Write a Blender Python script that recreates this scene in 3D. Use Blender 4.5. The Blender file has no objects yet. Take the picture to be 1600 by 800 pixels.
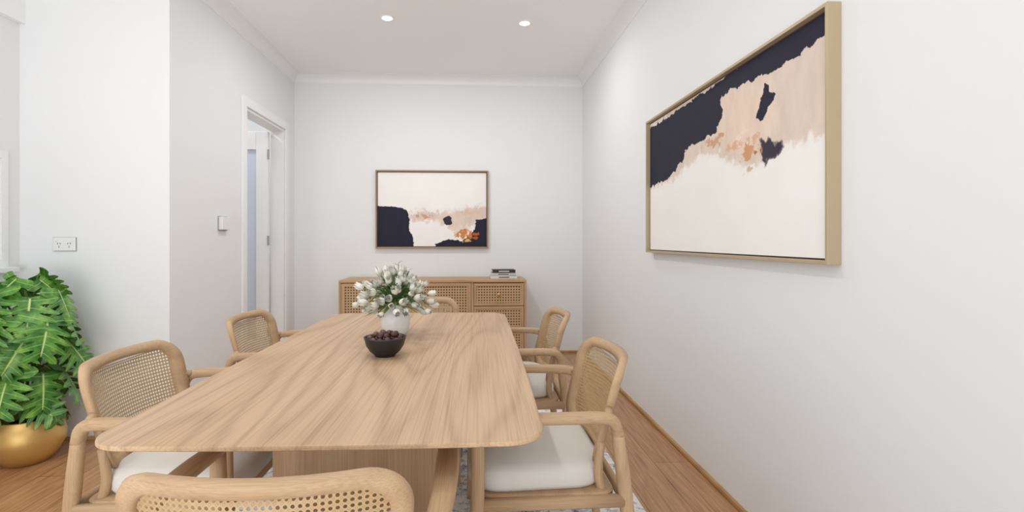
import bpy, bmesh, math, random
import numpy as np
from mathutils import Vector, Matrix
random.seed(7)
D=bpy.data; C=bpy.context
scn=C.scene
H=1.15; F=800.0; YAW=math.radians(2.95)
XR=1.156; YB=5.2; XL=-1.745; YN=3.075; XW=-2.58; ZC=2.80; YO=-1.6

def lin(c):
    c=c/255.0
    return c/12.92 if c<=0.04045 else ((c+0.055)/1.055)**2.4
def rgb(r,g,b): return (lin(r),lin(g),lin(b),1.0)

# ---------------- materials ----------------
class NT:
    def __init__(s,name):
        s.m=D.materials.new(name); s.m.use_nodes=True
        s.t=s.m.node_tree; s.b=s.t.nodes['Principled BSDF']; s.out=s.t.nodes['Material Output']
    def l(s,a,b): s.t.links.new(a,b)
    def math(s,op,a,b=None,c=None):
        nd=s.t.nodes.new('ShaderNodeMath'); nd.operation=op
        for i,v in enumerate((a,b,c)):
            if v is None: continue
            if isinstance(v,(int,float)): nd.inputs[i].default_value=v
            else: s.l(v,nd.inputs[i])
        return nd.outputs[0]
    def mapping(s,coord,scale,loc=(0,0,0)):
        tc=s.t.nodes.new('ShaderNodeTexCoord'); mp=s.t.nodes.new('ShaderNodeMapping')
        mp.inputs['Scale'].default_value=scale; mp.inputs['Location'].default_value=loc
        s.l(tc.outputs[coord],mp.inputs[0]); return mp.outputs[0]
    def noise(s,vec,scale,detail=3,rough=.5,dist=0):
        nd=s.t.nodes.new('ShaderNodeTexNoise'); nd.inputs['Scale'].default_value=scale
        nd.inputs['Detail'].default_value=detail; nd.inputs['Roughness'].default_value=rough
        nd.inputs['Distortion'].default_value=dist
        s.l(vec,nd.inputs['Vector']); return nd.outputs['Fac']
    def ramp(s,fac,stops):
        nd=s.t.nodes.new('ShaderNodeValToRGB'); e=nd.color_ramp.elements
        while len(e)<len(stops): e.new(0.5)
        for i,(p,c) in enumerate(stops): e[i].position=p; e[i].color=c
        s.l(fac,nd.inputs[0]); return nd.outputs[0]
    def mix(s,fac,a,b,mode='MIX'):
        nd=s.t.nodes.new('ShaderNodeMix'); nd.data_type='RGBA'; nd.blend_type=mode
        for inp,v in ((nd.inputs[0],fac),(nd.inputs[6],a),(nd.inputs[7],b)):
            if isinstance(v,(int,float,tuple)): inp.default_value=v
            else: s.l(v,inp)
        return nd.outputs[2]
    def bump(s,h,st=.2,dist=.01):
        nd=s.t.nodes.new('ShaderNodeBump'); nd.inputs['Strength'].default_value=st; nd.inputs['Distance'].default_value=dist
        s.l(h,nd.inputs['Height']); s.l(nd.outputs[0],s.b.inputs['Normal'])

def plain(name,col,rough=.5,metal=0,spec=None,var=.03):
    n=NT(name); v=n.mapping('Object',(1,1,1)); f=n.noise(v,14,3)
    c2=tuple(max(0,x*(1-var*2)) for x in col[:3])+(1,)
    n.l(n.mix(f,col,c2),n.b.inputs['Base Color'])
    n.b.inputs['Roughness'].default_value=rough; n.b.inputs['Metallic'].default_value=metal
    if spec is not None: n.b.inputs['Specular IOR Level'].default_value=spec
    return n.m
def wallmat(name,col):
    n=NT(name); v=n.mapping('Object',(1,1,1)); f=n.noise(v,1.2,3)
    n.l(n.mix(f,col,tuple(x*.98 for x in col[:3])+(1,)),n.b.inputs['Base Color'])
    n.b.inputs['Roughness'].default_value=.6; n.b.inputs['Specular IOR Level'].default_value=.2
    n.bump(n.noise(v,260,2),.04,.002); return n.m
def wood(name,ca,cb,cd,axis='Y',k=1.0,rings=16,rough=.5,wamt=.42,sharp=3.0,fine=190):
    n=NT(name)
    g=.12
    sc={'X':(g,1,1),'Y':(1,g,1),'Z':(1,1,g)}[axis]
    v1=n.mapping('Object',tuple(a*3.2*k for a in sc),(3.1,1.7,.4))
    low=n.noise(v1,1.0,1.5,.35,.15)
    vj=n.mapping('Object',tuple((2.0 if a==g else 60)*k for a in sc),(7,2,5))
    jit=n.math('MULTIPLY',n.noise(vj,1.0,2,.5),.6)
    w=n.math('ADD',n.math('MULTIPLY',low,rings*6.283),jit)
    w=n.math('SINE',w); w=n.math('MULTIPLY_ADD',w,.5,.5)
    w=n.math('POWER',w,sharp)
    v2=n.mapping('Object',tuple((2.2 if a==g else fine)*k for a in sc))
    fib=n.noise(v2,1.0,3,.6)
    v3=n.mapping('Object',tuple((.5 if a==g else 7)*k for a in sc)); mid=n.noise(v3,1,2)
    base=n.ramp(mid,[(.3,ca),(.7,cb)])
    c=n.mix(n.math('MULTIPLY',w,wamt),base,cd)
    fr=n.ramp(fib,[(.34,cd),(.52,cb),(.66,ca)])
    c=n.mix(.30,c,fr)
    n.l(c,n.b.inputs['Base Color']); n.b.inputs['Roughness'].default_value=rough
    n.b.inputs['Specular IOR Level'].default_value=.35
    n.bump(fib,.12,.001)
    return n.m
def cane(name,p,through,strand,hole,hr=.30):
    n=NT(name); v=n.mapping('UV',(1/p,1/p,1))
    sx=n.t.nodes.new('ShaderNodeSeparateXYZ'); n.l(v,sx.inputs[0])
    def fr(a,o=0.0):
        q=n.math('FRACT',n.math('ADD',a,o)); return n.math('SUBTRACT',q,.5)
    a=fr(sx.outputs[0]); b=fr(sx.outputs[1])
    d=n.math('SQRT',n.math('ADD',n.math('MULTIPLY',a,a),n.math('MULTIPLY',b,b)))
    h=n.math('LESS_THAN',d,hr)
    a2=n.math('ABSOLUTE',fr(sx.outputs[0],.5)); b2=n.math('ABSOLUTE',fr(sx.outputs[1],.5))
    s2=n.math('ABSOLUTE',n.math('SUBTRACT',n.math('ADD',a2,b2),.22))
    line=n.math('LESS_THAN',s2,.035)
    nz=n.noise(n.mapping('UV',(1,1,1)),60,3)
    col=n.mix(nz,strand,tuple(x*.8 for x in strand[:3])+(1,))
    col=n.mix(n.math('MULTIPLY',line,.55),col,hole)
    n.b.inputs['Roughness'].default_value=.5
    if through:
        n.l(col,n.b.inputs['Base Color'])
        tr=n.t.nodes.new('ShaderNodeBsdfTransparent'); mx=n.t.nodes.new('ShaderNodeMixShader')
        n.l(h,mx.inputs[0]); n.l(n.b.outputs[0],mx.inputs[1]); n.l(tr.outputs[0],mx.inputs[2]); n.l(mx.outputs[0],n.out.inputs[0])
    else:
        n.l(n.mix(h,col,hole),n.b.inputs['Base Color'])
    return n.m

OA,OB,OD=rgb(205,174,139),rgb(189,156,119),rgb(148,113,80)
wood_x=wood('oak_grain_x',OA,OB,OD,'X',2.0,6,.5,.3); wood_y=wood('oak_grain_y',OA,OB,OD,'Y',2.0,6,.5,.3); wood_z=wood('oak_grain_z',OA,OB,OD,'Z',2.0,6,.5,.3)
wood_table=wood('oak_tabletop',rgb(208,176,142),rgb(197,163,128),rgb(138,101,69),'Y',1.0,15,.42,.38,3.5,170)
SA,SBc,SD=rgb(204,168,130),rgb(190,153,114),rgb(152,116,80)
sb_x=wood('sideboard_oak_x',SA,SBc,SD,'X',2.2,8)
sb_z=wood('sideboard_oak_z',SA,SBc,SD,'Z',2.2,8)
cane_chair=cane('cane_webbing',.0108,True,rgb(204,172,128),rgb(112,82,52))
cane_sb=cane('cane_webbing_backed',.025,False,rgb(214,180,134),rgb(92,64,38),.32)
wall_m=wallmat('wall_paint',rgb(239,240,241)); ceil_m=wallmat('ceiling_paint',rgb(249,250,250))
trim_m=plain('trim_white',rgb(244,245,246),.35,var=.01)
def fabric(name,col):
    n=NT(name); v=n.mapping('Object',(1,1,1)); f=n.noise(v,320,2); f2=n.noise(v,6,2)
    n.l(n.mix(f2,col,tuple(x*.93 for x in col[:3])+(1,)),n.b.inputs['Base Color'])
    n.b.inputs['Roughness'].default_value=.95; n.b.inputs['Specular IOR Level'].default_value=.1
    n.bump(f,.25,.002); return n.m
cush_m=fabric('cushion_linen',rgb(228,223,216))
gold_m=plain('gold_pot',rgb(222,184,112),.38,.6)
brass_m=plain('brass',rgb(205,165,100),.3,.9)
framewood_m=plain('champagne_frame',rgb(190,170,138),.42,.15,var=.02)
innerframe_m=plain('frame_inner_shadow_gap',rgb(70,55,42),.6)
black_m=plain('bowl_black',rgb(38,36,36),.45)
white_m=plain('white_plastic',rgb(240,240,238),.3,var=.01)
dark_m=plain('dark_slot',rgb(50,50,50),.5)
grey_m=plain('grey_edge',rgb(165,168,170),.4)
ceramic_m=plain('white_ceramic',rgb(236,236,236),.18,var=.01)

def floormat():
    n=NT('oak_floor_planks')
    tc=n.t.nodes.new('ShaderNodeTexCoord'); mp=n.t.nodes.new('ShaderNodeMapping')
    mp.inputs['Rotation'].default_value=(0,0,math.radians(90)); n.l(tc.outputs['Object'],mp.inputs[0])
    br=n.t.nodes.new('ShaderNodeTexBrick'); n.l(mp.outputs[0],br.inputs['Vector'])
    br.offset=.37
    br.inputs['Color1'].default_value=rgb(200,154,108); br.inputs['Color2'].default_value=rgb(172,124,86)
    br.inputs['Mortar'].default_value=rgb(96,60,36); br.inputs['Scale'].default_value=1
    br.inputs['Mortar Size'].default_value=.003; br.inputs['Brick Width'].default_value=1.3; br.inputs['Row Height'].default_value=.19
    v=n.mapping('Object',(5,.55,1)); low=n.noise(v,1,2,.5,.4)
    w=n.math('SINE',n.math('MULTIPLY',low,60)); w=n.math('POWER',n.math('MULTIPLY_ADD',w,.5,.5),2)
    v2=n.mapping('Object',(110,4,1)); fib=n.noise(v2,1,4,.6)
    c=n.mix(n.math('MULTIPLY',w,.42),br.outputs['Color'],rgb(134,86,54))
    c=n.mix(.34,c,n.ramp(fib,[(.35,rgb(128,84,54)),(.62,rgb(218,170,120))]))
    n.l(c,n.b.inputs['Base Color']); n.b.inputs['Roughness'].default_value=.28
    return n.m
floor_m=floormat()
def rugmat():
    n=NT('rug_pattern'); v=n.mapping('Object',(1,1,1))
    a=n.noise(v,7,6,.7,.6); b=n.noise(v,28,5,.7)
    c=n.ramp(a,[(.36,rgb(80,96,122)),(.45,rgb(172,178,188)),(.50,rgb(238,236,233)),(.62,rgb(214,204,196))])
    c=n.mix(.42,c,n.ramp(b,[(.42,rgb(90,106,130)),(.49,rgb(242,241,239))]))
    n.l(c,n.b.inputs['Base Color']); n.b.inputs['Roughness'].default_value=.95; n.bump(b,.3,.004); return n.m
rug_m=rugmat()

# ---------------- mesh helpers ----------------
def obj(name,me,mat=None,parent=None,smooth=False):
    o=D.objects.new(name,me); C.collection.objects.link(o)
    if mat: 
        if not me.materials: me.materials.append(mat)
    if parent: o.parent=parent
    if smooth:
        for p in me.polygons: p.use_smooth=True
    return o
def empty(name,loc=(0,0,0),rz=0):
    o=D.objects.new(name,None); o.empty_display_size=.1; C.collection.objects.link(o); o.location=loc; o.rotation_euler=(0,0,rz); return o
def boxes_mesh(name,lst,bevel=0):
    bm=bmesh.new()
    for (x0,x1,y0,y1,z0,z1) in lst:
        r=bmesh.ops.create_cube(bm,size=1)
        for v in r['verts']:
            v.co=Vector(((x0+x1)/2+v.co.x*(x1-x0),(y0+y1)/2+v.co.y*(y1-y0),(z0+z1)/2+v.co.z*(z1-z0)))
    if bevel>0: bmesh.ops.bevel(bm,geom=bm.edges[:],offset=bevel,segments=2,affect='EDGES',profile=.5)
    me=D.meshes.new(name); bm.to_mesh(me); bm.free(); return me
def box(name,b,mat,parent=None,bevel=0):
    return obj(name,boxes_mesh(name,[b],bevel),mat,parent)
def pydata(name,v,f,smooth=True):
    me=D.meshes.new(name); me.from_pydata([tuple(a) for a in v],[],f); me.update()
    if smooth:
        for p in me.polygons: p.use_smooth=True
    return me
def recalc(me):
    bm=bmesh.new(); bm.from_mesh(me); bmesh.ops.recalc_face_normals(bm,faces=bm.faces[:]); bm.to_mesh(me); bm.free(); return me
def catmull(P,n=8):
    out=[]; P=[np.array(p,float) for p in P]; Q=[2*P[0]-P[1]]+P+[2*P[-1]-P[-2]]
    for i in range(1,len(Q)-2):
        for k in range(n):
            t=k/n; p0,p1,p2,p3=Q[i-1:i+3]
            out.append(.5*((2*p1)+(-p0+p2)*t+(2*p0-5*p1+4*p2-p3)*t*t+(-p0+3*p1-3*p2+p3)*t**3))
    out.append(Q[-2]); return out
def sweep(name,P,R,seg=14,up=(1,0,0),n=6,sq=1.0,smoothpath=True):
    pr=[np.concatenate([np.array(p,float),np.array(r,float)]) for p,r in zip(P,R)]
    pts=catmull(pr,n) if smoothpath and len(P)>2 else pr
    V=[];Fc=[]
    for i,q in enumerate(pts):
        a=pts[max(i-1,0)][:3]; b=pts[min(i+1,len(pts)-1)][:3]
        t=Vector(b-a).normalized(); u=Vector(up); u=(u-t*u.dot(t)).normalized(); w=t.cross(u)
        for k in range(seg):
            an=2*math.pi*k/seg; c,s=math.cos(an),math.sin(an)
            c=math.copysign(abs(c)**sq,c); s=math.copysign(abs(s)**sq,s)
            p=Vector(q[:3])+u*(c*q[3])+w*(s*q[4]); p.z=max(p.z,0.001); V.append(p)
    for i in range(len(pts)-1):
        for k in range(seg):
            k2=(k+1)%seg; Fc.append((i*seg+k,i*seg+k2,(i+1)*seg+k2,(i+1)*seg+k))
    Fc.append(tuple(range(seg))[::-1]); Fc.append(tuple((len(pts)-1)*seg+k for k in range(seg)))
    return recalc(pydata(name,V,Fc))
def lathe(name,prof,seg=48,c=(0,0,0)):
    V=[];Fc=[]
    for r,z in prof:
        for k in range(seg):
            a=2*math.pi*k/seg; V.append((c[0]+r*math.cos(a),c[1]+r*math.sin(a),c[2]+z))
    for i in range(len(prof)-1):
        for k in range(seg):
            k2=(k+1)%seg; Fc.append((i*seg+k,i*seg+k2,(i+1)*seg+k2,(i+1)*seg+k))
    Fc.append(tuple(range(seg))); Fc.append(tuple((len(prof)-1)*seg+k for k in range(seg)))
    return recalc(pydata(name,V,Fc))
def rrect(hw,hh,r,n=8,cx=0,cy=0):
    pts=[]
    for (sx,sy,a0) in ((1,1,0),(-1,1,90),(-1,-1,180),(1,-1,270)):
        for k in range(n+1):
            a=math.radians(a0+90*k/n); pts.append((cx+sx*(hw-r)+r*math.cos(a),cy+sy*(hh-r)+r*math.sin(a)))
    return pts

# ---------------- room ----------------
T=.12
obj('floor',boxes_mesh('floor',[(-3.6,XR+T,-.35,5.9,-.1,0)]),floor_m)
obj('ceiling',boxes_mesh('ceiling',[(-3.6,XR+T,-.9,5.9,ZC,ZC+.1)]),ceil_m)
obj('wall_right',boxes_mesh('wall_right',[(XR,XR+T,YO,YB+T,0,ZC)]),wall_m)
obj('wall_back',boxes_mesh('wall_back',[(XL-T,XR,YB,YB+T,0,ZC)]),wall_m)
DY0,DY1,DZ=4.08,4.93,2.19
obj('wall_left',boxes_mesh('wall_left',[(XL-T,XL,YN,DY0,0,ZC),(XL-T,XL,DY1,YB,0,ZC),(XL-T,XL,DY0,DY1,DZ,ZC)]),wall_m)
obj('wall_front',boxes_mesh('wall_front',[(XW-T,XL-T,YN,YN+T,0,ZC)]),wall_m)
WZ0,WZ1,WY0,WY1=1.0,1.64,1.9,2.99; YS=1.6
obj('wall_side',boxes_mesh('wall_side',[(XW-T,XW,YS,WY0,0,ZC),(XW-T,XW,WY1,YN,0,ZC),(XW-T,XW,WY0,WY1,0,WZ0),(XW-T,XW,WY0,WY1,WZ1,ZC)]),wall_m)
obj('trim_bulkhead',boxes_mesh('trim_bulkhead',[(XW,XW+.035,YS,YN,2.39,ZC)]),ceil_m)
obj('wall_hall',boxes_mesh('wall_hall',[(-3.5,XL-T,5.6,5.7,0,ZC),(-3.6,-3.5,YN+T,5.7,0,ZC)]),wall_m)

def cornice(name,a,b,inward):
    a=Vector(a);b=Vector(b);inw=Vector(inward)
    s=.085; prof=[(0,0),(0,-s),(.004,-s),(.006,-s+.004)]
    for k in range(9):
        t=math.radians(90*k/8); prof.append((.006+(s-.010)*(1-math.cos(t)),-s+.004+(s-.008)*math.sin(t)))
    prof+=[(s,-.003),(s,0)]
    V=[];n=len(prof)
    for p in (a,b):
        for (i,z) in prof: V.append((p.x+inw.x*i,p.y+inw.y*i,ZC+z))
    Fc=[(k,(k+1)%n,n+(k+1)%n,n+k) for k in range(n)]
    Fc+= [tuple(range(n)),tuple(range(n,2*n))]
    obj(name,recalc(pydata(name,V,Fc,False)),trim_m)
cornice('trim_1',(XL,YN,0),(XL,YB,0),(1,0,0)); cornice('trim_2',(XL,YB,0),(XR,YB,0),(0,-1,0)); cornice('trim_3',(XR,-.9,0),(XR,YB,0),(-1,0,0))
cornice('trim_4',(XW,YN,0),(XL,YN,0),(0,-1,0))
bead=wood('beading_oak',rgb(204,164,110),rgb(186,144,94),rgb(134,96,60),'Y',2,6)
obj('baseboard_right',boxes_mesh('baseboard_right',[(XR-.016,XR,-.35,YB,0,.02)],.003),bead)
obj('baseboard_back',boxes_mesh('baseboard_back',[(XL,XR-.016,YB-.016,YB,0,.02)],.003),bead)
obj('baseboard_left',boxes_mesh('baseboard_left',[(XL,XL+.016,YN,DY0-.08,0,.02),(XL,XL+.016,DY1+.08,YB-.016,0,.02)],.003),bead)
obj('baseboard_front',boxes_mesh('baseboard_front',[(XW,XL,YN-.016,YN,0,.02)],.003),bead)

# door
door=empty('door_1',(0,0,0))
aw=.075
box('architrave_near',(XL,XL+.018,DY0-aw,DY0,0,DZ+aw),trim_m,door,.003)
box('architrave_far',(XL,XL+.018,DY1,DY1+aw,0,DZ+aw),trim_m,door,.003)
box('architrave_head',(XL,XL+.018,DY0,DY1,DZ,DZ+aw),trim_m,door,.003)
box('jamb_near',(XL-T,XL,DY0,DY0+.02,0,DZ),trim_m,door); box('jamb_far',(XL-T,XL,DY1-.02,DY1,0,DZ),trim_m,door)
box('jamb_head',(XL-T,XL,DY0+.02,DY1-.02,DZ-.02,DZ),trim_m,door)
lx1,lx0=XL-T-.005,XL-T-.81; ly0,ly1=DY1-.07,DY1-.03; lz=DZ-.03
obj('leaf_frame',boxes_mesh('leaf',[(lx1-.11,lx1,ly0,ly1,.01,lz),(lx0,lx0+.11,ly0,ly1,.01,lz),(lx0+.11,lx1-.11,ly0,ly1,lz-.17,lz),(lx0+.11,lx1-.11,ly0,ly1,.01,.22)],.003),trim_m,door)
box('leaf_glass',(lx0+.11,lx1-.11,ly0+.014,ly1-.014,.22,lz-.17),plain('frosted_glass',rgb(208,218,231),.25,var=.01),door)
for z in (.25,1.1,1.9): box('hinge',(lx1-.004,lx1+.012,ly0-.012,ly0,z,z+.09),grey_m,door)

# window on side wall
win=empty('window_1')
fx=XW
obj('frame',boxes_mesh('wf',[(fx-T,fx+.012,WY0,WY0+.04,WZ0,WZ1),(fx-T,fx+.012,WY1-.04,WY1,WZ0,WZ1),(fx-T,fx+.012,WY0+.04,WY1-.04,WZ1-.04,WZ1),(fx-T,fx+.012,WY0+.04,WY1-.04,WZ0,WZ0+.04)]),trim_m,win)
box('sill',(fx,fx+.05,WY0-.03,WY1+.03,WZ0-.03,WZ0),trim_m,win,.004)
box('pane',(fx-.04,fx-.03,WY0+.04,WY1-.04,WZ0+.04,WZ1-.04),plain('blind_pale',rgb(205,211,216),.5,var=.01),win)

# downlights
def emis(name,s):
    n=NT(name); n.b.inputs['Base Color'].default_value=(1,1,1,1); n.b.inputs['Emission Color'].default_value=(1,1,1,1); n.b.inputs['Emission Strength'].default_value=s; return n.m
em=emis('led_disc',12)
def downlight(x,y,e,name='ceiling_downlight'):
    p=empty(name,(x,y,ZC))
    obj('ring',lathe('ring',[(.037,-.001),(.037,-.006),(.046,-.008),(.052,-.004),(.052,0)]),trim_m,p)
    obj('led',lathe('led',[(.0365,-.001),(.0365,-.005),(.001,-.0055)]),em,p)
    L=D.lights.new('downlight_lamp','AREA'); L.shape='DISK'; L.size=.09; L.energy=e; L.color=(1,.995,.985)
    o=D.objects.new('lamp',L); C.collection.objects.link(o); o.parent=p; o.location=(0,0,-.02)
for x,y,e in ((-.611,3.836,11),(.417,3.874,5.5),(-.611,1.9,7),(-.611,0,2),(-1.9,1.4,3),(-2.6,4.6,11)): downlight(x,y,e)  # first two are visible fittings; the rest are unseen, added to brighten room and hall

# electrical
ps=empty('power_outlet',(-2.327,YN,1.126))
box('plate',(-.062,.062,-.010,0,-.038,.038),white_m,ps,.003)
for sx in (-1,1):
    box('switch',(sx*.043-.007,sx*.043+.007,-.014,-.010,.016,.030),white_m,ps,.001)
    for dx,rot in ((-.007,.5),(.007,-.5)):
        o=box('slot',(-.0014,.0014,-.0108,-.0098,-.005,.005),dark_m,ps); o.location=(sx*.028+dx,0,.004); o.rotation_euler=(0,rot,0)
    box('slot_earth',(sx*.028-.0014,sx*.028+.0014,-.0108,-.0098,-.02,-.010),dark_m,ps)
box('plate_edge',(-.064,.064,-.006,0,-.040,.040),grey_m,ps)
th=empty('light_switch',(XL,3.71,1.267))
box('body',(0,.032,-.06,.06,-.045,.045),white_m,th,.004); box('back_plate',(0,.006,-.065,.065,-.05,.05),grey_m,th)
box('button',(.032,.035,.01,.04,-.012,.012),white_m,th,.001)

# ---------------- paintings ----------------
def azp(px): return math.atan((px-775)/F)+YAW
def onright(px,py,X=1.112):
    Y=X/math.tan(azp(px)); d=Y*math.cos(YAW)+X*math.sin(YAW); return (Y,H+(375-py)*d/F)
def onback(px,py,Y=5.165):
    X=Y*math.tan(azp(px)); d=Y*math.cos(YAW)+X*math.sin(YAW); return (X,H+(375-py)*d/F)
rs=np.random.RandomState(3)
LAT=rs.rand(256,256)
def vn(x,y):
    xi=np.floor(x).astype(int); yi=np.floor(y).astype(int); fx=x-xi; fy=y-yi
    fx=fx*fx*(3-2*fx); fy=fy*fy*(3-2*fy)
    g=lambda a,b: LAT[a%256,b%256]
    return (g(xi,yi)*(1-fx)+g(xi+1,yi)*fx)*(1-fy)+(g(xi,yi+1)*(1-fx)+g(xi+1,yi+1)*fx)*fy
def fbm(x,y,o=4):
    s=0;a=.5
    for i in range(o): s=s+a*vn(x+17*i,y+31*i); x=x*2.1;y=y*2.1;a*=.5
    return s/(1-.5**o)
def inpoly(x,y,poly):
    c=np.zeros(x.shape,bool); n=len(poly)
    for i in range(n):
        x1,y1=poly[i];x2,y2=poly[(i+1)%n]
        if y1==y2: continue
        cond=((y1>y)!=(y2>y))&(x<(x2-x1)*(y-y1)/(y2-y1)+x1); c^=cond
    return c
def canvas(name,a0,a1,z0,z1,layers,bg,place,parent,nu=420,nv=270):
    A,Z=np.meshgrid(np.linspace(a0,a1,nu),np.linspace(z0,z1,nv))
    col=np.zeros(A.shape+(3,)); col[:]=[lin(v) for v in bg]
    t=fbm(A*6+3,Z*6,4)[...,None]; col*= (1-.05*t)
    for L in layers:
        kind=L[0]
        if kind=='poly':
            _,poly,c,jit,soft=L
            m=np.zeros(A.shape); K=1 if soft==0 else 14
            for k in range(K):
                ox,oy=(0,0) if K==1 else (rs.randn()*soft,rs.randn()*soft)
                dx=(fbm(A*34,Z*34,5)-.5)*jit; dy=(fbm(A*34+50,Z*34+9,5)-.5)*jit
                m+=inpoly(A+dx+ox,Z+dy+oy,poly)
            m=(m/K)[...,None]
            cc=np.array([lin(v) for v in c]); tex=(1+.22*(fbm(A*25,Z*9+4,4)-.5))[...,None]
            col=col*(1-m)+cc*tex*m
        else:
            _,cx,cz,ra,rz,c,th=L
            g=np.exp(-((A-cx)/ra)**2-((Z-cz)/rz)**2); m=np.clip((g*fbm(A*38+cx*9,Z*48,5)-th)*9,0,1)[...,None]
            col=col*(1-m)+np.array([lin(v) for v in c])*m
    V=[place(a,z) for a,z in zip(A.ravel(),Z.ravel())]
    Fc=[(j*nu+i,j*nu+i+1,(j+1)*nu+i+1,(j+1)*nu+i) for j in range(nv-1) for i in range(nu-1)]
    me=pydata(name,V,Fc,False)
    at=me.color_attributes.new('paint','FLOAT_COLOR','POINT')
    buf=np.ones((nu*nv,4)); buf[:,:3]=np.clip(col.reshape(-1,3),0,1); at.data.foreach_set('color',buf.astype(np.float32).ravel())
    n=NT(name+'_paint'); a=n.t.nodes.new('ShaderNodeAttribute'); a.attribute_name='paint'
    n.l(a.outputs['Color'],n.b.inputs['Base Color']); n.b.inputs['Roughness'].default_value=.7; n.b.inputs['Specular IOR Level'].default_value=.2
    n.bump(n.noise(n.mapping('Object',(1,1,1)),90,4),.1,.002)
    return obj('canvas',me,n.m,parent)
DK=(42,42,58); BE=(226,208,194); WH=(252,249,245); OR=(214,160,116); CU=(180,108,58)
pr=empty('framed_painting')
y0,y1,z0,z1=1.536,3.18,1.073,1.893; xf=1.110; fw=.012
obj('frame',boxes_mesh('pf',[(xf,XR,y0,y0+fw,z0,z1),(xf,XR,y1-fw,y1,z0,z1),(xf,XR,y0+fw,y1-fw,z0,z0+fw),(xf,XR,y0+fw,y1-fw,z1-fw,z1)],.0015),framewood_m,pr)
box('backing',(1.135,XR,y0+fw,y1-fw,z0+fw,z1-fw),innerframe_m,pr)
R=lambda pts:[onright(*p) for p in pts]
dark=R([(1005,205),(1100,140),(1320,-30),(1320,30),(1296,46),(1275,58),(1262,69),(1248,77),(1238,87),(1222,94),(1212,104),(1196,110),(1185,118),(1165,126),(1140,137),(1121,148),(1118,160),(1122,172),(1121,184),(1114,196),(1112,206),(1098,214),(1088,222),(1078,224),(1066,233),(1063,246),(1056,256),(1048,268),(1040,278),(1026,286),(1005,294)])
beige=R([(1005,205),(1100,120),(1330,-30),(1330,190),(1296,198),(1255,212),(1222,224),(1200,240),(1180,254),(1160,260),(1130,248),(1112,238),(1088,242),(1066,260),(1046,282),(1005,294)])
d1=R([(1189,131),(1194,142),(1204,146),(1200,160),(1190,170),(1184,188),(1173,187),(1176,170),(1179,155),(1184,142)])
d2=R([(1178,212),(1192,219),(1213,222),(1215,234),(1204,244),(1194,250),(1184,260),(1183,245),(1186,230)])
def bl(px,py,ra,rz,c,th): 
    a,z=onright(px,py); return ('blob',a,z,ra,rz,c,th)
canvas('painting_right',y0+.02,y1-.02,z0+.018,z1-.018,[('poly',beige,BE,.07,.014),
  ('poly',R([(1120,150),(1150,128),(1190,118),(1200,200),(1170,235),(1110,235),(1090,222),(1120,190)]),(234,212,194),.10,.02),
  bl(1110,220,.17,.045,(210,164,134),.34),bl(1150,222,.20,.04,(226,180,150),.36),
  ('poly',dark,DK,.035,0),('poly',d1,DK,.035,0),('poly',d2,(62,56,72),.05,.004),
  bl(1160,238,.10,.08,OR,.44),bl(1175,238,.07,.06,CU,.49),bl(1152,215,.09,.06,(243,224,206),.38),bl(1160,264,.07,.05,(222,188,150),.43)],WH,
  lambda a,z:(1.133,a,z),pr,560,300)
pb=empty('framed_painting')
x0,x1,z0,z1=-.938,.188,1.067,1.849; yf=5.158; fw=.014
obj('frame',boxes_mesh('pf2',[(x0,x0+fw,yf,YB,z0,z1),(x1-fw,x1,yf,YB,z0,z1),(x0+fw,x1-fw,yf,YB,z0,z0+fw),(x0+fw,x1-fw,yf,YB,z1-fw,z1)],.0015),plain('walnut_gold_frame',rgb(158,128,96),.4,.1),pb)
box('backing',(x0+fw,x1-fw,5.182,YB,z0+fw,z1-fw),innerframe_m,pb)
B=lambda pts:[onback(*p) for p in pts]
def bb(px,py,ra,rz,c,th):
    a,z=onback(px,py); return ('blob',a,z,ra,rz,c,th)
canvas('painting_back',x0+.02,x1-.02,z0+.02,z1-.02,[
  ('poly',B([(636,334),(660,328),(700,332),(730,324),(765,322),(765,352),(735,352),(715,360),(690,348),(660,345),(640,346)]),(230,210,196),.10,.02),
  bb(664,338,.14,.04,(212,166,136),.34),bb(735,332,.16,.035,(226,196,176),.34),
  ('poly',B([(580,321),(612,322),(634,327),(640,342),(638,356),(646,372),(646,395),(580,395)]),DK,.03,0),
  ('poly',B([(680,381),(700,375),(722,377),(740,362),(744,344),(770,339),(770,395),(678,395)]),DK,.035,0),
  ('poly',B([(692,341),(699,337),(706,341),(705,350),(696,352)]),(60,56,70),.03,0),
  bb(727,366,.15,.08,(214,140,80),.31),bb(742,368,.07,.06,(190,96,40),.36),bb(712,358,.09,.04,(240,220,196),.32),bb(730,376,.09,.03,(232,180,120),.35)],WH,
  lambda a,z:(a,5.180,z),pb,420,290)

# ---------------- rug ----------------
RZ=.008
obj('area_rug',boxes_mesh('rug',[(-1.28,.74,.35,3.75,0,RZ-.0005)]),rug_m)

# ---------------- table ----------------
tb=empty('dining_table',(-.287,1.925,RZ),-.0197)
def table_outline(hw,hl,r,n=10):
    base=rrect(hw,hl,r,n); pts=[]
    m=len(base); dense=[]
    for i in range(m):
        a=base[i]; b=base[(i+1)%m]; L=math.dist(a,b); k=max(1,int(L/.06))
        for j in range(k): dense.append((a[0]+(b[0]-a[0])*j/k,a[1]+(b[1]-a[1])*j/k))
    for x,y in dense:
        bx=.008*(1-(y/hl)**2); by=.012*(1-(x/hw)**2)
        pts.append((x+math.copysign(bx,x)*abs(x)/hw,y+math.copysign(by,y)*abs(y)/hl))
    return pts
V=[];Fc=[]; ref=table_outline(.460,.90,.078); n=len(ref)
for off,z in [(-.004,.750),(-.0008,.7488),(0,.746),(0,.741),(-.003,.7385),(-.035,.729),(-.08,.718)]:
    V+=[(x*(.455+off)/.455,y*(.90+off)/.90,z-RZ) for x,y in ref]
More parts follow.
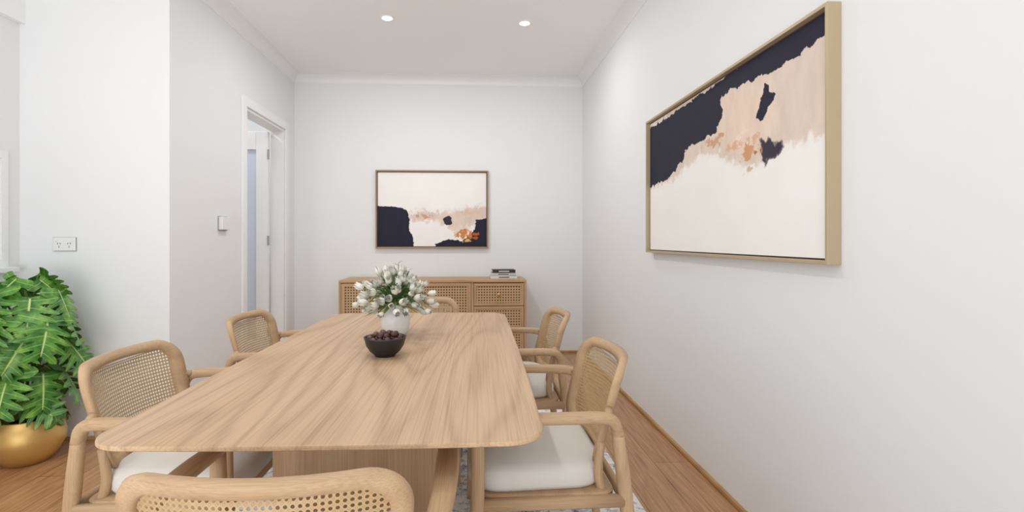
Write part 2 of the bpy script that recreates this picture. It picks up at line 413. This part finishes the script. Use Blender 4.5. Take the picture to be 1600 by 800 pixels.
for i in range(6):
    for k in range(n): Fc.append((i*n+k,i*n+(k+1)%n,(i+1)*n+(k+1)%n,(i+1)*n+k))
Fc.append(tuple(range(n))); Fc.append(tuple(6*n+k for k in range(n)))
me=recalc(pydata('tabletop',V,Fc,False)); obj('tabletop',me,wood_table,tb)
for i,y in enumerate((-.50,.50)):
    prof=rrect(.235,.07,.068,8); V=[(x,y+q*1.0,0) for x,q in prof]+[(x,y+q,.718-RZ) for x,q in prof]; n=len(prof)
    Fc=[(k,(k+1)%n,n+(k+1)%n,n+k) for k in range(n)]+[tuple(range(n)),tuple(range(n,2*n))]
    obj('pedestal_%d'%(i+1),recalc(pydata('ped',V,Fc,False)),wood_z,tb)
box('stretcher',(-.03,.03,-.44,.44,.60,.70),wood_y,tb,.006)

# ---------------- chairs ----------------
PW=.240; PZ0,PZ1=.475,.790
def panel_map(s,t,off=0):
    f=(t-PZ0)/(PZ1-PZ0)
    wid=1-.10*(1-f)
    y=-.130-.080*f-.060*(1-(s/PW)**2)
    return Vector((s*wid,y+off,t))
def panel_frame():
    cz=(PZ0+PZ1)/2; hh=(PZ1-PZ0)/2
    def dens(hw,hh_,r,cz_):
        pts=[]; base=rrect(hw,hh_,r,10)
        m=len(base)
        for i in range(m):
            a=base[i];b=base[(i+1)%m]; 
            k=8 if i%11==10 else 1
            for j in range(k): pts.append((a[0]+(b[0]-a[0])*j/k,cz_+a[1]+(b[1]-a[1])*j/k))
        return pts
    outer=dens(PW,hh,.082,cz); inner=dens(PW-.037,hh-.033,.052,cz)
    o2=dens(PW-.004,hh-.004,.079,cz); i2=dens(PW-.033,hh-.029,.055,cz)
    n=len(outer); th=.0125
    loops=[[panel_map(s,t,0) for s,t in outer],[panel_map(s,t,-th) for s,t in o2],[panel_map(s,t,-th) for s,t in i2],[panel_map(s,t,0) for s,t in inner],[panel_map(s,t,th) for s,t in i2],[panel_map(s,t,th) for s,t in o2]]
    V=[v for L in loops for v in L]; Fc=[]
    for i in range(6):
        j=(i+1)%6
        for k in range(n): Fc.append((i*n+k,i*n+(k+1)%n,j*n+(k+1)%n,j*n+k))
    return recalc(pydata('back_frame',V,Fc))
def panel_cane():
    nu,nv=24,12; V=[];uv=[]
    s0=PW-.030; t0,t1=PZ0+.027,PZ1-.027
    for j in range(nv+1):
        for i in range(nu+1):
            s=-s0+2*s0*i/nu; t=t0+(t1-t0)*j/nv
            r=.05; dx=max(0,abs(s)-(s0-r)); dz=max(0,max(t-(t1-r),(t0+r)-t)); 
            L=math.hypot(dx,dz); s_,t_=s,t
            if L>r:
                k=r/L; s_=math.copysign(s0-r+dx*k,s); t_=(t1-r+dz*k) if t>.6 else (t0+r-dz*k)
            V.append(panel_map(s_,t_,0)); uv.append((s_,t_))
    Fc=[(j*(nu+1)+i,j*(nu+1)+i+1,(j+1)*(nu+1)+i+1,(j+1)*(nu+1)+i) for j in range(nv) for i in range(nu)]
    me=pydata('back_cane',V,Fc); ul=me.uv_layers.new()
    for l in me.loops: ul.data[l.index].uv=uv[l.vertex_index]
    return me
def cushion():
    V=[];Fc=[]; prof=rrect(.245,.205,.10,8); n=len(prof)
    R=[(.90,.425),(.97,.428),(1.0,.440),(1.0,.462),(.985,.477),(.95,.488),(.86,.497),(.6,.504),(.3,.507)]
    for k,z in R:
        for x,y in prof:
            wx=1-.10*(.5-(y/.45)); V.append((x*k*wx,.022+y*k,z))
    for i in range(len(R)-1):
        for k in range(n): Fc.append((i*n+k,i*n+(k+1)%n,(i+1)*n+(k+1)%n,(i+1)*n+k))
    Fc.append(tuple(range(n))); Fc.append(tuple((len(R)-1)*n+k for k in range(n)))
    return recalc(pydata('seat',V,Fc))
def seatframe():
    V=[];Fc=[]; prof=rrect(.25,.20,.05,6); n=len(prof)
    for z,k in ((.385,.97),(.39,1),(.422,1),(.426,.97)):
        for x,y in prof: V.append((x*k,y*k+.005,z))
    for i in range(3):
        for k in range(n): Fc.append((i*n+k,i*n+(k+1)%n,(i+1)*n+(k+1)%n,(i+1)*n+k))
    Fc.append(tuple(range(n))); Fc.append(tuple(3*n+k for k in range(n)))
    return recalc(pydata('seat_frame',V,Fc,False))
M={}
for sx in (-1,1):
    M['arm_%d'%sx]=(sweep('arm',[(sx*.272,.240,.645),(sx*.276,.12,.648),(sx*.275,-.03,.648),(sx*.266,-.145,.645),(sx*.258,-.182,.630),(sx*.253,-.198,.59)],
        [(.022,.012),(.026,.014),(.024,.015),(.021,.016),(.020,.017),(.017,.016)],16,(1,0,0),8,.75),wood_y)
    M['rear_leg_%d'%sx]=(sweep('rleg',[(sx*.254,-.195,.60),(sx*.245,-.220,.42),(sx*.232,-.270,.0)],[(.017,.017),(.017,.020),(.012,.013)],14,(1,0,0),8,.85),wood_z)
    M['front_leg_%d'%sx]=(sweep('fleg',[(sx*.268,.200,.640),(sx*.262,.200,.42),(sx*.250,.210,.0)],[(.017,.017),(.019,.019),(.012,.012)],14,(1,0,0),6,.85),wood_z)
    M['back_post_%d'%sx]=(sweep('bpost',[(sx*.215,-.165,.40),(sx*.213,-.150,.47),(sx*.216,-.158,.56)],[(.013,.013)]*3,12,(1,0,0),4),wood_z)
    M['back_peg_%d'%sx]=(sweep('peg',[(sx*.262,-.165,.645),(sx*.225,-.178,.655)],[(.012,.012)]*2,10,(0,0,1),4),wood_x)
    M['side_rail_%d'%sx]=(sweep('srail',[(sx*.258,.20,.405),(sx*.25,-.215,.405)],[(.011,.018)]*2,12,(1,0,0),4,.6),wood_y)
M['back_frame']=(panel_frame(),wood_x); M['back_cane']=(panel_cane(),cane_chair)
M['seat']=(cushion(),cush_m); M['seat_frame']=(seatframe(),wood_x)
M['front_rail']=(sweep('frail',[(-.26,.202,.405),(.26,.202,.405)],[(.018,.011)]*2,12,(0,0,1),4,.6),wood_x)
M['rear_rail']=(sweep('rrail',[(-.245,-.218,.405),(.245,-.218,.405)],[(.018,.011)]*2,12,(0,0,1),4,.6),wood_x)
def chair(x,y,rz):
    e=empty('dining_chair',(x,y,RZ),rz)
    for k,(me,m) in M.items():
        if not me.materials: me.materials.append(m)
        o=D.objects.new(k.replace('_-1','_left').replace('_1','_right'),me); C.collection.objects.link(o); o.parent=e
hp=math.pi/2
chair(-.325,1.040,0)
chair(.222,1.68,hp); chair(.210,2.52,hp)
chair(-.865,1.70,-hp); chair(-.83,2.50,-hp)
chair(-.30,2.92,math.pi)

# ---------------- sideboard ----------------
sb=empty('cane_sideboard')
sx0,sx1,sy0,sy1=-1.20,.53,4.76,5.175; st=.78
box('top',(sx0,sx1,sy0,sy1,st-.025,st),sb_x,sb,.003)
obj('carcass_sides',boxes_mesh('cs',[(sx0,sx0+.022,sy0+.005,sy1,.08,st-.025),(sx1-.022,sx1,sy0+.005,sy1,.08,st-.025),(.015,.037,sy0+.005,sy1,.08,st-.025)],.001),sb_z,sb)
obj('carcass_back',boxes_mesh('cb',[(sx0+.022,sx1-.022,sy1-.01,sy1,.10,st-.025),(sx0+.022,sx1-.022,sy0+.03,sy1,.08,.10)]),sb_x,sb)
def cpanel(x0,x1,z0,z1,fw,knob=None):
    obj('front_frame_x',boxes_mesh('ffx',[(x0,x1,sy0,sy0+.02,z1-fw,z1),(x0,x1,sy0,sy0+.02,z0,z0+fw)],.0015),sb_x,sb)
    obj('front_frame_z',boxes_mesh('ffz',[(x0,x0+fw,sy0,sy0+.0198,z0+fw,z1-fw),(x1-fw,x1,sy0,sy0+.0198,z0+fw,z1-fw)],.001),sb_z,sb)
    y=sy0+.008; V=[(x0+fw,y,z0+fw),(x1-fw,y,z0+fw),(x1-fw,y,z1-fw),(x0+fw,y,z1-fw)]
    me=pydata('cane',V,[(0,1,2,3)],False); ul=me.uv_layers.new()
    for l in me.loops: v=V[l.vertex_index]; ul.data[l.index].uv=(v[0],v[2])
    obj('cane_inset',me,cane_sb,sb)
    if knob:
        obj('knob',lathe('kn',[(.006,0),(.006,.012),(.016,.016),(.018,.022),(.014,.028),(.002,.030)],20),brass_m,sb).matrix_basis=Matrix.Translation((knob[0],sy0+.002,knob[1]))@Matrix.Rotation(math.pi/2,4,'X')
for a,b,kx in ((-1.175,-.588,-.61),(-.584,.012,-.56)): cpanel(a,b,.105,st-.03,.030,(kx,.47))
dz=(st-.03-.105)/3
for i in range(3):
    z=.105+dz*i; cpanel(.04,.505,z+.003,z+dz-.003,.024,(.272,z+dz/2))
for i,(x,y) in enumerate(((sx0+.05,sy0+.05),(sx1-.05,sy0+.05),(sx0+.05,sy1-.05),(sx1-.05,sy1-.05),(.02,sy0+.05))):
    obj('foot_%d'%(i+1),lathe('ft',[(.014,0),(.02,.08)],16,(x,y,0)),sb_z,sb)
# books
bk=empty('book_stack',(.325,4.955,st))
pages=plain('book_pages',rgb(236,232,224),.8); cols=[rgb(226,224,220),rgb(206,200,196),rgb(40,40,44)]
z=0
for i,(w,d,h,r) in enumerate(((.25,.18,.030,.03),(.235,.17,.026,-.05),(.22,.16,.028,.04))):
    cm=plain('book_cover_%d'%i,cols[i],.5)
    o=obj('book_cover_%d'%(i+1),boxes_mesh('bc',[(-w/2,w/2,-d/2,d/2,0,.003),(-w/2,w/2,-d/2,d/2,h-.003,h),(-w/2,w/2,-d/2,-d/2+.003,0,h)],.0008),cm,bk); o.location.z=z; o.rotation_euler.z=r
    o=box('book_pages_%d'%(i+1),(-w/2+.004,w/2-.004,-d/2+.003,d/2-.004,.003,h-.003),pages,bk); o.location.z=z; o.rotation_euler.z=r
    o=box('spine_label_%d'%(i+1),(-.05,.05,-d/2-.0006,-d/2+.001,h*.35,h*.65),dark_m if i<2 else pages,bk); o.location.z=z; o.rotation_euler.z=r
    z+=h+.0005

# ---------------- bowl with chestnuts ----------------
bw=empty('fruit_bowl',(-.292,1.79,.75))
obj('bowl',lathe('bowl',[(.001,.0),(.034,.0),(.036,.004),(.052,.018),(.064,.036),(.0705,.060),(.0725,.066),(.070,.067),(.066,.060),(.058,.036),(.044,.018),(.001,.010)],48),black_m,bw)
bm=bmesh.new()
def addnut(p,r):
    res=bmesh.ops.create_icosphere(bm,subdivisions=3,radius=r); rot=Matrix.Rotation(random.uniform(0,6),3,random.choice('XYZ'))@Matrix.Rotation(random.uniform(0,6),3,'Z')
    for v in res['verts']:
        c=v.co.copy(); c.z*=.86
        v.co=rot@c+Vector(p)
for lay,(rad,z,cnt) in enumerate(((.045,.045,9),(.022,.050,4),(.052,.060,12),(.030,.064,7),(.0,.068,1),(.034,.074,8),(.014,.078,3))):
    for k in range(cnt):
        a=2*math.pi*k/max(cnt,1)+lay*.7; addnut((rad*math.cos(a)+random.uniform(-.003,.003),rad*math.sin(a)+random.uniform(-.003,.003),z+random.uniform(-.002,.003)),random.uniform(.010,.012))
me=D.meshes.new('nuts'); bm.to_mesh(me); bm.free()
nn=NT('chestnut_skin'); nn.l(nn.ramp(nn.noise(nn.mapping('Object',(1,1,1)),45,3),[(.35,rgb(46,24,20)),(.6,rgb(98,56,42)),(.75,rgb(140,96,72))]),nn.b.inputs['Base Color']); nn.b.inputs['Roughness'].default_value=.3
obj('chestnuts',me,nn.m,bw,True)

# ---------------- vase of tulips ----------------
vs=empty('tulip_vase',(-.308,2.15,.75))
obj('vase',lathe('vase',[(.001,0),(.036,0),(.040,.003),(.053,.026),(.060,.055),(.058,.082),(.048,.106),(.038,.118),(.036,.124),(.041,.132),(.038,.133),(.032,.124),(.032,.11),(.001,.10)],48),ceramic_m,vs)
petal=NT('tulip_petal'); petal.b.inputs['Roughness'].default_value=.6
petal.l(petal.ramp(petal.noise(petal.mapping('Object',(1,1,1)),30,3),[(.3,rgb(212,212,196)),(.7,rgb(238,235,230))]),petal.b.inputs['Base Color'])
green=plain('tulip_green',rgb(98,132,74),.5,var=.15); green2=plain('leaf_sage',rgb(122,154,98),.55,var=.2)
PV=[];PF=[]; SV=[];SF=[]; LV=[];LF=[]
def frame_from(d):
    d=d.normalized(); u=d.cross(Vector((0,0,1)));
    if u.length<.01: u=Vector((1,0,0))
    u.normalize(); return d,u,u.cross(d)
def tulip(p,d,s):
    d,u,w=frame_from(d)
    for k in range(6):
        a0=math.radians(60*k+random.uniform(-6,6)); inner=.88 if k%2 else 1.0; b=len(PV); op=random.uniform(.80,1.35)
        for j in range(7):
            t=j/6; r=s*.42*math.sin(min(1,t*1.15+.14)*math.pi*.72)*inner*(1+(op-1)*t); wd=math.radians(48)*(math.sin(math.pi*min(1,.18+t*.74))**.6)
            for i in range(5):
                a=a0+wd*(i/4-.5)*2*.75; rr=r*(1-.06*abs(i-2))
                PV.append(p+d*(s*t*1.10-s*.02)+u*(rr*math.cos(a))+w*(rr*math.sin(a)))
        for j in range(6):
            for i in range(4): PF.append((b+j*5+i,b+j*5+i+1,b+(j+1)*5+i+1,b+(j+1)*5+i))
def tube(V,Fc,P,r,seg=6):
    pts=catmull(P,5); b=len(V)
    for i,q in enumerate(pts):
        a=pts[max(i-1,0)];c=pts[min(i+1,len(pts)-1)]; t,u,w=frame_from(Vector(c-a))
        for k in range(seg):
            an=2*math.pi*k/seg; V.append(Vector(q)+u*(r*math.cos(an))+w*(r*math.sin(an)))
    for i in range(len(pts)-1):
        for k in range(seg): Fc.append((b+i*seg+k,b+i*seg+(k+1)%seg,b+(i+1)*seg+(k+1)%seg,b+(i+1)*seg+k))
def blade(V,Fc,P,wd):
    pts=catmull(P,6); b=len(V); n=len(pts)
    for i,q in enumerate(pts):
        a=pts[max(i-1,0)];c=pts[min(i+1,n-1)]; t,u,w=frame_from(Vector(c-a)); f=i/(n-1); ww=wd*math.sin(math.pi*min(1,.12+f*.88))**.8
        V.append(Vector(q)-u*ww+w*ww*.25); V.append(Vector(q)); V.append(Vector(q)+u*ww+w*ww*.25)
    for i in range(n-1):
        for k in range(2): Fc.append((b+i*3+k,b+i*3+k+1,b+(i+1)*3+k+1,b+(i+1)*3+k))
N=90
for i in range(N):
    ga=i*2.39996+random.uniform(-.3,.3); f=(i+.5)/N; el=math.radians(86-f*118)
    d=Vector((math.cos(ga)*math.cos(el),math.sin(ga)*math.cos(el),math.sin(el)))
    R0=random.uniform(.066,.138); c=Vector((0,0,.145)); tip=c+Vector((d.x*R0*1.10,d.y*R0*1.10,d.z*R0*.84+.008))
    st0=Vector((d.x*.012,d.y*.012,.11)); mid=(st0+tip)/2+Vector((0,0,.03 if el>0 else .045))
    tube(SV,SF,[st0,mid,tip],.0020); dd=(d+Vector((random.uniform(-.6,.6),random.uniform(-.6,.6),random.uniform(-.1,.4)))).normalized()
    tulip(tip,dd,random.uniform(.027,.040))
for i in range(110):
    ga=i*2.39996+1; el=math.radians(random.uniform(-35,80)); L=random.uniform(.11,.172)
    d=Vector((math.cos(ga)*math.cos(el),math.sin(ga)*math.cos(el),math.sin(el)))
    blade(LV,LF,[Vector((d.x*.015,d.y*.015,.115)),Vector((d.x*.06,d.y*.06,.15+d.z*.06)),Vector((d.x*L*.95,d.y*L*.95,.14+d.z*L*.80))],random.uniform(.006,.012))
for (ax,ay,tz) in ((.01,.0,.300),(-.045,.02,.265),(.055,-.01,.27)):
    top=Vector((ax,ay,tz)); tube(SV,SF,[Vector((0,0,.11)),(Vector((0,0,.11))+top)/2+Vector((.004,0,0)),top],.0015)
    for k in range(14):
        q=Vector((ax*(.5+k/26),ay*(.5+k/26),.19+(tz-.19)*k/13)); a=k*2.4; blade(LV,LF,[q,q+Vector((math.cos(a)*.012,math.sin(a)*.012,.01)),q+Vector((math.cos(a)*.022,math.sin(a)*.022,.010))],.004)
obj('petals',pydata('petals',PV,PF),petal.m,vs); obj('stems',pydata('stems',SV,SF),green,vs); obj('leaves',pydata('tleaves',LV,LF),green2,vs)

# ---------------- monstera in gold pot ----------------
pl=empty('potted_monstera',(-2.30,2.79,0))
obj('pot',lathe('pot',[(.001,0),(.085,0),(.095,.004),(.135,.05),(.158,.10),(.160,.14),(.148,.19),(.128,.225),(.130,.232),(.122,.232),(.118,.21),(.001,.20)],64),gold_m,pl)
soil=plain('soil',rgb(60,44,34),.95); obj('soil',lathe('soil',[(.001,.206),(.118,.206),(.118,.200),(.001,.200)],32),soil,pl)
leafn=NT('monstera_leaf'); uvm=leafn.mapping('UV',(1,1,1)); sp=leafn.t.nodes.new('ShaderNodeSeparateXYZ'); leafn.l(uvm,sp.inputs[0])
vein=leafn.math('ABSOLUTE',leafn.math('SUBTRACT',leafn.math('FRACT',sp.outputs[1]),.5))
nz=leafn.noise(leafn.mapping('Object',(1,1,1)),16,4,.6)
c0=leafn.ramp(nz,[(.36,rgb(44,104,36)),(.52,rgb(82,142,50)),(.68,rgb(130,178,72))])
vm=leafn.ramp(vein,[(.015,(1,1,1,1)),(.06,(0,0,0,1))])
c1=leafn.mix(leafn.math('MULTIPLY',vm,.6),c0,rgb(176,204,108))
mid=leafn.ramp(sp.outputs[0],[(.02,(1,1,1,1)),(.05,(0,0,0,1))])
leafn.l(leafn.mix(mid,c1,rgb(196,216,134)),leafn.b.inputs['Base Color']); leafn.b.inputs['Roughness'].default_value=.34
MV=[];MF=[];MU=[]
def monstera(base,d,up,L,droop):
    d=d.normalized(); side=d.cross(up).normalized(); nrm=side.cross(d).normalized()
    NL=5
    def W(t): return L*.52*(max(0,1-((t-.28)/.76)**2))**.5 if t>.28 else L*.52*(1-((.28-t)/.50)**2)**.5
    def P(t,s):
        w=W(t); fwd=t*L*.84+abs(s)*L*(.10+.12*t)-(L*.26*abs(s)**1.3*max(0,1-t/.25))
        z=-droop*L*(t**2)*.40-abs(s)**1.8*L*.10-.02*L*math.exp(-(s/.08)**2)
        return base+d*fwd+side*(s*w)+nrm*z
    for sg in (-1,1):
        for j in range(NL):
            t0=j/NL; t1=(j+1)/NL; S=9
            b=len(MV)
            for a in range(S+1):
                s=a/S
                gap=0 if s<.38 else .25*((s-.38)/.62)**.38
                rnd=0 if s<.72 else (s-.72)/.28
                for q in range(5):
                    f=q/4; lo=t0+gap*(t1-t0)*(1 if j>0 else .1); hi=t1-gap*(t1-t0)
                    c=(lo+hi)/2; sq=1-.45*rnd**2; tt=c+(hi-lo)*(f-.5)*sq; tip=1-.08*rnd*abs(f-.5)**2*4
                    MV.append(P(min(tt,.995),sg*s*tip)); MU.append((s,f*.98+.01))
            for a in range(S):
                for q in range(4): MF.append((b+a*5+q,b+a*5+q+1,b+(a+1)*5+q+1,b+(a+1)*5+q))
TV=[];TF=[]
tiers=[(.35,.11,6),(.48,.15,6),(.62,.18,6),(.75,.17,6),(.86,.13,6),(.95,.06,4)]
for ti,(z0_,r0_,cnt) in enumerate(tiers):
    for k in range(cnt):
        ga=2*math.pi*(k+.5*(ti%2))/cnt-.9+random.uniform(-.15,.15)
        o=Vector((math.cos(ga),math.sin(ga),0)); rr=r0_*random.uniform(.85,1.10)
        base=Vector((o.x*rr,o.y*rr,z0_+random.uniform(-.02,.04)))
        dn=random.uniform(.7,1.3)-(.35 if ti>4 else 0) - (.35 if ti==0 else 0)
        tw=random.uniform(-.6,.6); sd=Vector((-o.y,o.x,0))
        d=(o*random.uniform(.35,.65)+sd*tw-Vector((0,0,dn))).normalized()
        up=(Vector((0,0,random.uniform(.3,.8)))+o+sd*random.uniform(-.25,.25)).normalized()
        L=random.uniform(.20,.25)*(1 if ti not in (0,5) else .84)
        monstera(base,d,up,L,random.uniform(.1,.45))
        tube(TV,TF,[Vector((o.x*.03,o.y*.03,.20)),Vector((o.x*rr*.35,o.y*rr*.35,.2+(z0_-.2)*.75)),base],.004)
for lst in (MV,TV):
    for v in lst:
        if v.x+(-2.30)<-2.555: v.x=-2.555+2.30+ (v.x+(-2.30)+2.555)*.05
        if v.y+2.79>3.045: v.y=3.045-2.79+(v.y+2.79-3.045)*.05
me=pydata('mleaves',MV,MF); ul=me.uv_layers.new()
for l in me.loops: ul.data[l.index].uv=MU[l.vertex_index]
obj('leaves',me,leafn.m,pl); obj('stalks',pydata('stalks',TV,TF),plain('stalk_green',rgb(92,140,60),.5),pl)

# ---------------- lights / world ----------------
w=D.worlds.new('World'); scn.world=w; w.use_nodes=True
bg=w.node_tree.nodes['Background']; bg.inputs[0].default_value=(.945,.975,1,1); bg.inputs[1].default_value=1.2
def area(name,loc,rot,sx,sy,e,col=(1,1,1)):
    L=D.lights.new(name,'AREA'); L.shape='RECTANGLE'; L.size=sx; L.size_y=sy; L.energy=e; L.color=col; L.spread=math.radians(120)
    o=D.objects.new(name,L); C.collection.objects.link(o); o.location=loc; o.rotation_euler=rot
area('ceiling_fill',(-1.1,-1.3,.8),(math.radians(128),0,math.radians(0)),2.6,1.6,30,(.975,.99,1))  # unseen fill lamp behind the camera, added to lift ceiling and walls

# ---------------- camera ----------------
cam=D.cameras.new('camera'); co=D.objects.new('camera',cam); C.collection.objects.link(co); scn.camera=co
cam.sensor_width=36; cam.lens=18; cam.shift_x=25/1600; cam.shift_y=-25/1600; cam.clip_start=.05
co.location=(0,0,H); co.rotation_euler=(math.radians(90),0,-YAW)
scn.view_settings.view_transform='Standard'
